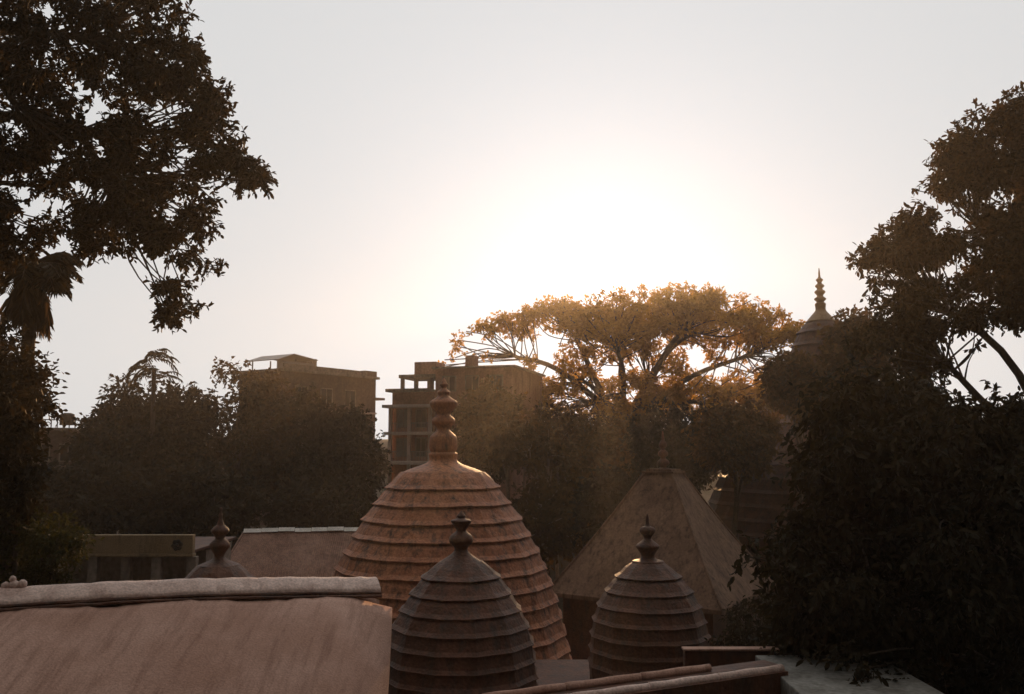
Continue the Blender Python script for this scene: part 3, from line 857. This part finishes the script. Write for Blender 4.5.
def make_house_left():
    A, B = at(284, 370, 71.0), at(376, 376, 80.0)
    zt = (A.z + B.z) / 2 - 0.2
    F, L = frame_of(A, B)
    gz = ground_z(A.x, 75)
    t = thing('apartment_building', (A.x, A.y, gz), 'dim flat-roofed apartment building with a tin shed on its roof', 'building', 'houses on the hill')
    box_part('wall', (0, 0, gz - 1), (L, 5.2, zt), F, 'house_wall', t)
    box_part('roof_slab', (-0.25, -0.3, zt + 0.003), (L + 0.2, 5.4, zt + 0.22), F, 'concrete', t, 0.03)
    box_part('parapet', (-0.1, -0.15, zt + 0.223), (L - 1.3, 0.05, zt + 0.62), F, 'concrete', t, 0.02)
    # stair-head block and shed
    s = L / 92.0
    box_part('stair_head', (4.3, 2.0, zt + 0.223), (5.5, 4.0, zt + 1.5), F, 'concrete', t, 0.03)
    sh = BM()
    add_box(sh, (0.1, 0.9, zt + 0.223), (4.1, 0.95, zt + 0.95), F)
    d = obj('shed', sh, M['tin_sheet']); d.parent = t; d.matrix_parent_inverse = Matrix.Translation(t.location).inverted()
    for x in (0.3, 2.2, 4.0):
        for y in (1.0, 4.0):
            pb = BM(); add_box(pb, (x, y + 0.06, zt + 0.223), (x + 0.08, y + 0.14, zt + 1.05 + (0.12 if x > 1 else 0)), F)
            po = obj('post', pb, M['tin_sheet']); po.parent = d
    sr = BM(); vs = []
    for y in (0.6, 4.5):
        for x, z in ((-0.1, 0.98), (1.6, 1.55), (4.25, 1.25)):
            vs.append((x, y, z))
    top = [sr.verts.new(F @ Vector((x, y, zt + z))) for x, y, z in vs]; bot = [sr.verts.new(F @ Vector((x, y, zt + z - 0.06))) for x, y, z in vs]
    for a in (0, 1):
        sr.faces.new((top[a], top[a + 1], top[a + 4], top[a + 3])); sr.faces.new((bot[a + 1], bot[a], bot[a + 3], bot[a + 4]))
    for i, j in ((0, 1), (1, 2), (2, 5), (5, 4), (4, 3), (3, 0)): sr.faces.new((top[i], bot[i], bot[j], top[j]))
    r = obj('shed_roof', sr, M['tin_sheet']); r.parent = d
    box_part('tank_block', (L - 1.2, 0.2, zt + 0.223), (L + 0.35, 1.9, zt + 0.75), F, 'house_wall', t, 0.03)
    box_part('awning', (L + 0.004, 0.4, zt - 1.75), (L + 1.7, 3.2, zt - 1.55), F, 'concrete', t, 0.02)
    for zf in (zt - 2.6, zt - 5.6):
        for x in (1.2, 4.0, 6.8, 9.4): 
            if x + 1.4 < L: window(F, x, zf, 1.4, 1.5, t, 0.0)
    for zf in (zt - 3.1, zt - 6.1):
        box_part('ledge', (0.3, -0.45, zf), (L - 0.3, -0.003, zf + 0.14), F, 'slab_pale', t, 0.02)
make_house_left()

def make_house_mid():
    A, B = at(389, 392, 74.0), at(431, 392, 73.0)
    F, L = frame_of(A, B)
    zt = A.z
    gz = ground_z(A.x, 75)
    t = thing('apartment_building', (A.x, A.y, gz), 'warm-lit balconied house with an open roof frame beside the great dome finial', 'building', 'houses on the hill')
    s = 74.0 / FOC
    Z = lambda y: at(410, y, 74.0).z
    box_part('wall', (0, 0.7, gz - 1), (L, 11, zt), F, 'brick_red', t)
    # main block to the right, taller
    W2 = 131 * s
    box_part('wall', (L + 0.003, 1.0, gz - 1), (W2 - 0.5, 11, Z(369)), F, 'brick_red', t)
    box_part('roof_slab', (L - 0.3, 0.8, Z(369) + 0.003), (W2 - 0.2, 11.2, Z(367)), F, 'concrete', t, 0.03)
    box_part('chimney', (72 * s, 2, Z(367) + 0.003), (82 * s, 3.0, Z(355)), F, 'brick_red', t, 0.03)
    # open roof frame
    d = box_part('roof_frame', (3 * s, 1.4, Z(377) + 0.003), (L + 0.0, 5.1, Z(373.5)), F, 'concrete', t)
    for x in (4, 19, 36):
        for y in (1.6, 4.6):
            box_part('post', (x * s, y, zt + 0.263), ((x + 3.4) * s, y + 0.3, Z(377)), F, 'concrete', d, 0.02)
    box_part('water_tank', (16 * s, 2.2, Z(373.5) + 0.003), (40 * s, 4.4, Z(360)), F, 'brick_red', t, 0.05)
    box_part('roof_slab', (-0.3, -0.1, zt + 0.003), (L - 0.31, 8, zt + 0.26), F, 'concrete', t, 0.03)
    # balcony slabs, pale lip catching the light
    for y0, y1, ov in ((405, 408, 0.5), (432, 435, 0.3), (461, 464.5, 0.9)):
        box_part('balcony_slab', (-0.2 - ov * 0.4, -ov, Z(y1)), (L + 0.25, 0.697, Z(y0)), F, 'slab_pale', t, 0.03)
    for x in (-0.1, 19 * s, 41 * s):
        for y0, y1 in ((408, 432), (435, 461), (464.5, 500)):
            box_part('column', (x, 0.2, Z(y1) + 0.003), (x + 0.26, 0.46, Z(y0) - 0.003), F, 'slab_pale', t)
    # balcony railing
    for yb, hgt in ((432, 8.5), (461, 9)):
        rb = BM(); add_box(rb, (0.18, 0.30, Z(yb - hgt)), (L - 0.15, 0.36, Z(yb - hgt) + 0.07), F)
        for i in range(24):
            x = 0.25 + (L - 0.5) * i / 23
            add_box(rb, (x, 0.315, Z(yb) + 0.003), (x + 0.03, 0.345, Z(yb - hgt)), F)
        o = obj('railing', rb, M['shutter']); o.parent = t; o.matrix_parent_inverse = Matrix.Translation(t.location).inverted()
    for zy in (428, 457):
        window(F, 0.4, Z(zy), 1.3, 1.6, t, 0.7, 'shutter'); window(F, 2.1, Z(zy), 1.0, 1.6, t, 0.7)
    for zy in (392, 418, 446):
        for x in (L + 0.6, L + 2.6, L + 4.6): window(F, x, Z(zy), 1.2, 1.3, t, 1.0)
make_house_mid()

def make_house_far_left():
    A, B = at(20, 430, 62.0), at(104, 433, 66.0)
    F, L = frame_of(A, B); zt = A.z; gz = ground_z(A.x, 64)
    t = thing('house', (A.x, A.y, gz), 'small dark house with railing and water tank on its flat roof at the left', 'building', 'houses on the hill')
    box_part('wall', (0, 0, gz - 1), (L, 8, zt), F, 'house_wall', t)
    box_part('roof_slab', (-0.3, -0.3, zt + 0.003), (L + 0.3, 8.3, zt + 0.2), F, 'concrete', t, 0.03)
    tk = BM(); add_lathe(tk, [(0.25, zt + 1.3), (0.48, zt + 1.2), (0.5, zt + 0.45), (0.47, zt + 0.42)], (0, 0), 18)
    bmesh.ops.transform(tk, matrix=Matrix.Translation(F @ Vector((3.45, 1.2, 0))), verts=tk.verts[:])
    o = obj('water_tank', tk, M['dark_paint']); o.parent = t; o.matrix_parent_inverse = Matrix.Translation(t.location).inverted()
    rb = BM()
    add_box(rb, (0, 0.05, zt + 0.72), (L, 0.11, zt + 0.79), F)
    for i in range(15):
        x = L * i / 14 - 0.03
        add_box(rb, (x, 0.05, zt + 0.203), (x + 0.06, 0.11, zt + 0.718), F)
    o = obj('railing', rb, M['dark_paint']); o.parent = t; o.matrix_parent_inverse = Matrix.Translation(t.location).inverted()
    for x in (0.8, 2.6, 4.4): window(F, x, zt - 2.2, 1.2, 1.3, t, 0.0)
make_house_far_left()

# ------------------------------------------------------------------ trees
R_ = lambda s: np.random.default_rng(s)
def gpt(px, Y):
    x = (px - 512) / FOC * Y
    return (x, Y, ground_z(x, Y) - 0.1)

# left foreground tree
rg = R_(11)
polyL = [(-160, -120), (170, -60), (185, 0), (205, 45), (228, 90), (236, 120), (262, 150), (272, 172), (255, 210), (225, 205), (212, 235), (222, 262), (205, 300), (192, 318), (168, 326), (150, 310), (160, 270), (128, 262), (95, 258), (80, 272), (40, 245), (20, 262), (-160, 300)]
gapsL = [(52, 45, 7), (80, 76, 6), (8, 100, 9), (78, 142, 9), (40, 165, 10), (12, 180, 14), (88, 188, 13), (24, 212, 16), (150, 122, 8), (60, 230, 12), (120, 235, 10), (118, 112, 7), (172, 190, 8), (135, 170, 7), (10, 235, 10), (170, 150, 6)]
cl = clumps_in(polyL, 15.5, 460, 11, 2.0, rg, [(x, y, r - 2) for x, y, r in gapsL], flat=0.72)
c2_ = clumps_in([(-110, 225), (50, 226), (66, 244), (24, 258), (-10, 290), (-110, 320)], 15.8, 40, 14, 1.8, rg, [(12, 240, 6), (58, 262, 6), (75, 275, 5)], flat=0.72)
c5_ = clumps_in([(-20, 110), (60, 105), (130, 140), (165, 200), (150, 250), (100, 250), (60, 235), (-20, 215)], 15.0, 34, 10, 1.8, rg, [(40, 165, 5), (88, 190, 8), (24, 212, 8), (120, 235, 6), (12, 182, 8), (60, 232, 7)], flat=0.72)
cl = (cl[0] + c2_[0] + c5_[0], cl[1] + c2_[1] + c5_[1])
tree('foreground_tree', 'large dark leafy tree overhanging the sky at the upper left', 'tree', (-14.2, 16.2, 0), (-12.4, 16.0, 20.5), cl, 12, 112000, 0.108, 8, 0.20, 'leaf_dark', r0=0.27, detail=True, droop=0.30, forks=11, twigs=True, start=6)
# drooping end sprays
# palm below it
def make_palm():
    c0 = at(34, 266, 20.0)
    t = thing('palm_tree', (c0.x - 0.3, 20.0, 0), 'dark palm with dry hanging fronds below the big left tree', 'palm')
    rng = R_(31)
    bm = BM()
    pts = [(c0.x - 0.3, 20.0, 0), (c0.x - 0.35, 20.0, 4), (c0.x - 0.2, 20.0, 9), (c0.x - 0.05, 20.0, 13), (c0.x, 20.0, c0.z)]
    cv = spline(pts, 6)
    add_tube(bm, cv, [0.2 - 0.07 * i / (len(cv) - 1) + 0.008 * (i % 2) for i in range(len(cv))], 10)
    obj('trunk', bm, M['bark'], t, smooth=True, recalc=False)
    for k in range(34):
        dead = k >= 20
        ang = rng.uniform(0, 2 * math.pi)
        el = rng.uniform(-0.1, 1.0) if not dead else rng.uniform(-1.3, -0.7)
        Lf = rng.uniform(0.9, 1.35) if not dead else rng.uniform(1.1, 1.75)
        d = Vector((math.cos(ang) * math.cos(el), math.sin(ang) * math.cos(el), math.sin(el)))
        sp = []
        p = Vector(c0); n = 12
        for i in range(n + 1):
            sp.append(p.copy()); p = p + d * (Lf / n); d = (d + Vector((0, 0, -0.13 if not dead else -0.2))).normalized()
        base, dirs, size = [], [], []
        for i in range(2, n + 1):
            tdir = (sp[i] - sp[i - 1]).normalized()
            side = tdir.cross(Vector((0, 0, 1))); side = side.normalized() if side.length > 0.05 else Vector((1, 0, 0))
            for sg in (-1, 1):
                for q in (0, 0.5):
                    base.append(sp[i - 1].lerp(sp[i], q)); v = side * sg * (0.8 if not dead else 0.35) + tdir * 0.55 + Vector((0, 0, -0.35)) + Vector(rng.normal(size=3)) * 0.10
                    dirs.append(v); size.append(rng.uniform(0.8, 1.1) * (0.50 * math.sin(math.pi * (0.12 + 0.8 * i / n)) + 0.1))
        me = leaf_mesh('frond', np.array([tuple(b) for b in base]), np.array([tuple(b) for b in dirs]), np.array(size), rng, True, 0.34)
        # narrow the leaflets
        o = link_mesh('frond', me, M['leaf_dead' if dead else 'leaf_dark']); o.parent = t; o.matrix_parent_inverse = Matrix.Translation(t.location).inverted()
        rbm = BM(); add_tube(rbm, sp, [0.02 - 0.014 * i / n for i in range(n + 1)], 5)
        rb = obj('rib', rbm, M['bark']); rb.parent = o
make_palm()

# crown at left edge, mid height
rg = R_(13)
cl = clumps_in([(-70, 325), (15, 322), (30, 345), (45, 362), (56, 385), (58, 405), (48, 428), (40, 470), (30, 520), (-70, 540)], 18.5, 80, 15, 2.2, rg, [(30, 440, 4)])
tree('broadleaf_tree', 'brown-green tree crown at the left edge beneath the palm', 'tree', gpt(-130, 18.5), at(-90, 420, 18.5), cl, 14, 26000, 0.135, 7, 0.34, 'leaf_dark', r0=0.22, detail=True, forks=6)
# bush
rg = R_(15)
cl = clumps_in([(-60, 505), (20, 500), (50, 508), (75, 522), (92, 545), (98, 575), (98, 640), (-60, 640)], 18.8, 60, 16, 1.3, rg)
tree('bush', 'rounded green bush beside the mustard pavilion at the lower left', 'bush', (-9.9, 18.9, -0.1), at(15, 560, 18.8), cl, 16, 22000, 0.10, 7, 0.26, 'leaf_green', r0=0.12, detail=True, forks=6)

rg = R_(19)
cl = clumps_in([(712, 665), (716, 640), (722, 620), (740, 600), (765, 587), (800, 583), (850, 595), (872, 640), (872, 760), (712, 760)], 23.5, 70, 15, 1.5, rg)
tree('bush', 'dark rounded bush at the right corner of the pyramid roof', 'bush', (7.0, 23.9, 0), (7.0, 23.8, 6.5), cl, 20, 20000, 0.12, 7, 0.3, 'leaf_dark', r0=0.12, detail=True, forks=6)
# mid-left trees
mids = [
    ('dense dark tree rising just left of the spiky palm top', oval(120, 445, 46, 62, seed=2), 52, 60, 15, 3, 15000, 'leaf_dark', 118),
    ('dark tall tree wrapped round the spiky palm top', oval(165, 442, 46, 66, seed=3), 54, 60, 15, 3, 15000, 'leaf_dark', 165),
    ('airy dark tree with sky showing through its top, left of the tin shed', [(196, 372), (212, 362), (232, 357), (250, 362), (262, 372), (276, 366), (284, 374), (290, 400), (296, 470), (280, 520), (200, 520), (192, 440)], 57, 66, 12, 3, 13000, 'leaf_mid', 238),
    ('dark tree in front of the apartment building with the tin shed', oval(296, 444, 52, 66, seed=5), 60, 60, 15, 3, 14000, 'leaf_dark', 300),
    ('dark tree between the two hillside buildings', oval(350, 464, 34, 58, seed=6), 61, 46, 14, 3, 11000, 'leaf_dark', 350),
    ('low dark tree behind the pavilion roof', oval(85, 500, 60, 46, seed=7), 46, 50, 16, 3, 12000, 'leaf_dark', 85),
    ('low dark tree behind the rusty ribbed roof', oval(190, 505, 80, 42, seed=8), 50, 60, 16, 3, 13000, 'leaf_dark', 215),
    ('low dark shrub tree at the back of the great dome', oval(325, 512, 60, 34, seed=9), 52, 46, 14, 2.5, 10000, 'leaf_dark', 325),
]
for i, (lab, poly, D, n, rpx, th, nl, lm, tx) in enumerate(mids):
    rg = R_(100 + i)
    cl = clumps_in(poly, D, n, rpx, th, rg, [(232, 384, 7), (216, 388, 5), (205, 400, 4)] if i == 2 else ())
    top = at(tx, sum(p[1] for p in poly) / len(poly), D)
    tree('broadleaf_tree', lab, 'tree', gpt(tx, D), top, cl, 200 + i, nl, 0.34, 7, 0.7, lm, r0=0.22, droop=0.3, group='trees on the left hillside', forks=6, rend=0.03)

def make_spiky_palm():
    c0 = at(154, 368, 51.0); g = gpt(154, 51.0)
    t = thing('palm_tree', g, 'spiky slender palm top poking above the dark trees', 'palm')
    rng = R_(41)
    bm = BM(); add_tube(bm, [g, (g[0] + 0.1, 51, (g[2] + c0.z) / 2), tuple(c0)], [0.2, 0.16, 0.12], 8); obj('trunk', bm, M['bark'], t, smooth=True, recalc=False)
    for k in range(26):
        lvl = rng.uniform(-0.9, 1.0)
        st = Vector(c0) + Vector((0, 0, lvl * 0.9))
        ang = rng.uniform(0, 2 * math.pi); el = rng.uniform(0.1, 1.1)
        d = Vector((math.cos(ang) * math.cos(el), math.sin(ang) * math.cos(el), math.sin(el)))
        n = 8; Lf = rng.uniform(1.0, 1.7); p = st; sp = []
        for i in range(n + 1):
            sp.append(p.copy()); p = p + d * (Lf / n); d = (d + Vector((0, 0, -0.20))).normalized()
        base, dirs, size = [], [], []
        for i in range(1, n + 1):
            td = (sp[i] - sp[i - 1]).normalized(); side = td.cross(Vector((0, 0, 1))).normalized() if abs(td.z) < 0.98 else Vector((1, 0, 0))
            for sg in (-1, 1):
                base.append(tuple(sp[i])); dirs.append(tuple(side * sg * 0.6 + td * 0.6 + Vector((0, 0, -0.4)))); size.append(0.5)
        me = leaf_mesh('frond', np.array(base), np.array(dirs), np.array(size), rng, False, 0.4)
        o = link_mesh('frond', me, M['leaf_dark']); o.parent = t; o.matrix_parent_inverse = Matrix.Translation(t.location).inverted()
make_spiky_palm()

# rain tree
def make_rain_tree():
    rg = R_(51); D = 82.0
    top_poly = [(436, 362), (446, 345), (455, 332), (480, 318), (515, 303), (545, 296), (600, 291), (650, 285), (700, 284), (735, 292), (770, 302), (800, 318), (812, 334), (800, 348), (740, 352), (690, 348), (640, 352), (600, 345), (560, 340), (530, 346), (515, 340), (490, 338), (465, 346), (450, 362)]
    c1, r1 = clumps_in(top_poly, D, 220, 12, 8.0, rg, [(500, 334, 4), (470, 345, 5), (560, 338, 6), (540, 330, 5)], flat=0.5)
    low_poly = [(520, 352), (560, 345), (640, 352), (700, 350), (790, 352), (810, 372), (800, 410), (700, 420), (600, 418), (540, 410), (528, 380)]
    c2, r2 = clumps_in([(650, 345), (700, 348), (790, 350), (810, 372), (800, 410), (720, 424), (650, 420)], D, 80, 12, 6.5, rg, [(660, 378, 7), (690, 364, 8), (715, 372, 7), (740, 362, 6), (752, 378, 5), (772, 360, 6), (665, 352, 5), (700, 348, 5)], flat=0.6)
    c4, r4 = clumps_in([(525, 350), (560, 342), (660, 342), (660, 420), (600, 424), (540, 418), (520, 380)], D, 125, 8.5, 4.5, rg, [(541, 354, 9), (552, 372, 6), (590, 360, 6), (612, 372, 7), (640, 365, 6), (618, 394, 6), (636, 396, 6), (590, 390, 6), (566, 398, 6)], flat=0.6, sep=0.9)
    c3, r3 = clumps_in([(424, 366), (446, 355), (470, 352), (500, 352), (500, 357), (470, 360), (440, 370)], D - 2, 10, 6, 2, rg, flat=0.6)
    root = gpt(622, D)
    tree('rain_tree', 'huge spreading tree with a flat umbrella crown glowing against the sun', 'tree', root, at(622, 395, D), (c1 + c2 + c3 + c4, r1 + r2 + r3 + r4), 52, 80000, 0.34, 8, 0.55, 'leaf_rain', r0=0.75, droop=0.15, forks=12, shell=0.5, rend=0.05)
make_rain_tree()

# understory below it
und = [
    ('leafy tree just right of the great dome finial', oval(488, 428, 40, 50, seed=12), 66, 60, 14, 3.5, 15000, 'leaf_brown', 490, 'bark'),
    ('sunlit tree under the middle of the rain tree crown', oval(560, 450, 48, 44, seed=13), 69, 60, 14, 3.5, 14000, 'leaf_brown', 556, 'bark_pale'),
    ('tree filling the shade left of the pyramid roof finial', oval(615, 458, 46, 48, seed=14), 65, 60, 14, 3.5, 15000, 'leaf_brown', 615, 'bark'),
    ('tree standing directly behind the pyramid roof finial', oval(675, 446, 46, 48, seed=15), 63, 60, 14, 3.5, 15000, 'leaf_dark', 680, 'bark'),
    ('leafy tree against the stepped far tower', oval(735, 434, 42, 42, seed=16), 56, 46, 13, 2.0, 11000, 'leaf_brown', 735, 'bark'),
    ('bushy tree behind the left slope of the pyramid roof', oval(545, 520, 40, 44, seed=17), 55, 46, 14, 2.5, 6500, 'leaf_brown', 545, 'bark_pale'),
    ('bushy tree in the gap between great dome and pyramid roof', oval(578, 496, 38, 40, seed=21), 62, 46, 14, 2.5, 9000, 'leaf_brown', 578, 'bark_pale'),
    ('dark bushy tree close behind the pyramid roof', oval(618, 508, 42, 40, seed=18), 54, 50, 14, 2.5, 12000, 'leaf_dark', 618, 'bark'),
    ('amber tree hiding the foot of the far golden finial spire', oval(797, 384, 32, 34, seed=20), 54, 40, 12, 2.0, 9000, 'leaf_brown', 797, 'bark'),
    ('small round tree crowning the ridge beside the far golden finial', oval(856, 352, 30, 40, seed=19), 48, 40, 12, 2.0, 9000, 'leaf_brown', 860, 'bark'),
]
for i, (lab, poly, D, n, rpx, th, nl, lm, tx, bk) in enumerate(und):
    rg = R_(300 + i)
    cl = clumps_in(poly, D, n, rpx, th, rg)
    top = at(tx, sum(p[1] for p in poly) / len(poly), D)
    tree('broadleaf_tree', lab, 'tree', gpt(tx, D), top, cl, 400 + i, nl, 0.36, 7, 0.75, lm, r0=0.24, droop=0.3, group='trees below the rain tree', forks=6, bark=bk, rend=0.03)
# slim pale trunks in the gap right of the great dome
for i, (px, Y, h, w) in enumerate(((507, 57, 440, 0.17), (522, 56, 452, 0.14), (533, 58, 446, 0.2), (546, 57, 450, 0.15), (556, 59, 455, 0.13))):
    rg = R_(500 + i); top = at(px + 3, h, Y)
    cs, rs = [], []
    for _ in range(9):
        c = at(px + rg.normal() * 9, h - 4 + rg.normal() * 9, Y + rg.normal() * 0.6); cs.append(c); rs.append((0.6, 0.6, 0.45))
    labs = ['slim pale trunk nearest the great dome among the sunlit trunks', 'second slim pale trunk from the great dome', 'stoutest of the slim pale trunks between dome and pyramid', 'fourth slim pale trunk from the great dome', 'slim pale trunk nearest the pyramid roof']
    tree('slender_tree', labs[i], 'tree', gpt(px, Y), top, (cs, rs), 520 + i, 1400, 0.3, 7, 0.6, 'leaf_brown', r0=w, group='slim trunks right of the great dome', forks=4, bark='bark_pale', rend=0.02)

# right tree
rg = R_(61)
polyR = [(1130, 60), (1024, 82), (1010, 88), (1002, 104), (975, 106), (955, 122), (936, 142), (936, 165), (930, 182), (908, 186), (902, 206), (896, 220), (878, 232), (862, 246), (846, 262), (852, 272), (872, 264), (866, 285), (870, 310), (856, 322), (848, 345), (870, 366), (905, 374), (940, 376), (962, 362), (985, 348), (1010, 330), (1130, 320)]
gapsR = [(952, 200, 6), (930, 200, 4), (1005, 195, 9), (952, 222, 6), (975, 222, 6), (985, 235, 5), (948, 305, 5), (938, 300, 4), (915, 270, 4), (892, 285, 4), (960, 260, 4), (978, 300, 6), (1000, 262, 4), (1004, 345, 9), (985, 330, 6), (965, 345, 5), (948, 328, 4), (930, 350, 4), (975, 362, 6)]
cl = clumps_in(polyR, 21, 330, 11.5, 2.1, rg, [(x, y, r + 1.5) for x, y, r in gapsR], flat=0.7)
tree('foreground_tree', 'tall leafy tree rising at the right edge against the sky', 'tree', (14.4, 21.5, 0), (13.7, 21.2, 14.2), cl, 62, 88000, 0.135, 8, 0.24, 'leaf_mid', r0=0.30, detail=True, droop=0.35, forks=9, twigs=False)
# dark mass below
rg = R_(63)
polyD = [(870, 350), (905, 372), (940, 385), (975, 398), (1010, 392), (1120, 380), (1120, 760), (900, 760), (905, 690), (880, 655), (868, 692), (850, 690), (840, 650), (800, 652), (765, 640), (775, 600), (786, 578), (778, 560), (742, 562), (738, 550), (775, 545), (786, 520), (800, 480), (785, 440), (805, 400), (835, 372)]
cl = clumps_in(polyD, 13.8, 420, 20, 2.0, rg, (), flat=0.8)
for px_, py_, dd_, r_ in ((772, 556, 12.9, 0.17), (758, 555, 12.7, 0.15), (746, 556, 12.6, 0.11), (862, 655, 12.2, 0.16), (858, 668, 12.0, 0.14), (861, 680, 11.9, 0.10), (885, 662, 12.4, 0.16), (900, 680, 12.2, 0.2), (830, 652, 12.6, 0.14)):
    cl[0].append(at(px_, py_, dd_)); cl[1].append((r_, r_, r_ * 0.7))
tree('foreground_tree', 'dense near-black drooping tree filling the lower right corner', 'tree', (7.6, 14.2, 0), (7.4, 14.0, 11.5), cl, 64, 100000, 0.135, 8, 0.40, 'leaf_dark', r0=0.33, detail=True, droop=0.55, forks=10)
# trees far right behind
for i, (lab, poly, D, nl, tx) in enumerate((('dim tree behind the dark corner tree at right', oval(900, 425, 50, 56, seed=31), 40, 12000, 905), ('dim tree at the far right edge behind the corner tree', oval(1010, 460, 60, 50, seed=32), 38, 12000, 1010))):
    rg = R_(700 + i); cl = clumps_in(poly, D, 50, 17, 2.5, rg)
    tree('broadleaf_tree', lab, 'tree', gpt(tx, D), at(tx, 430, D), cl, 710 + i, nl, 0.28, 7, 0.6, 'leaf_dark', r0=0.25, group='dim trees at the right', forks=6)
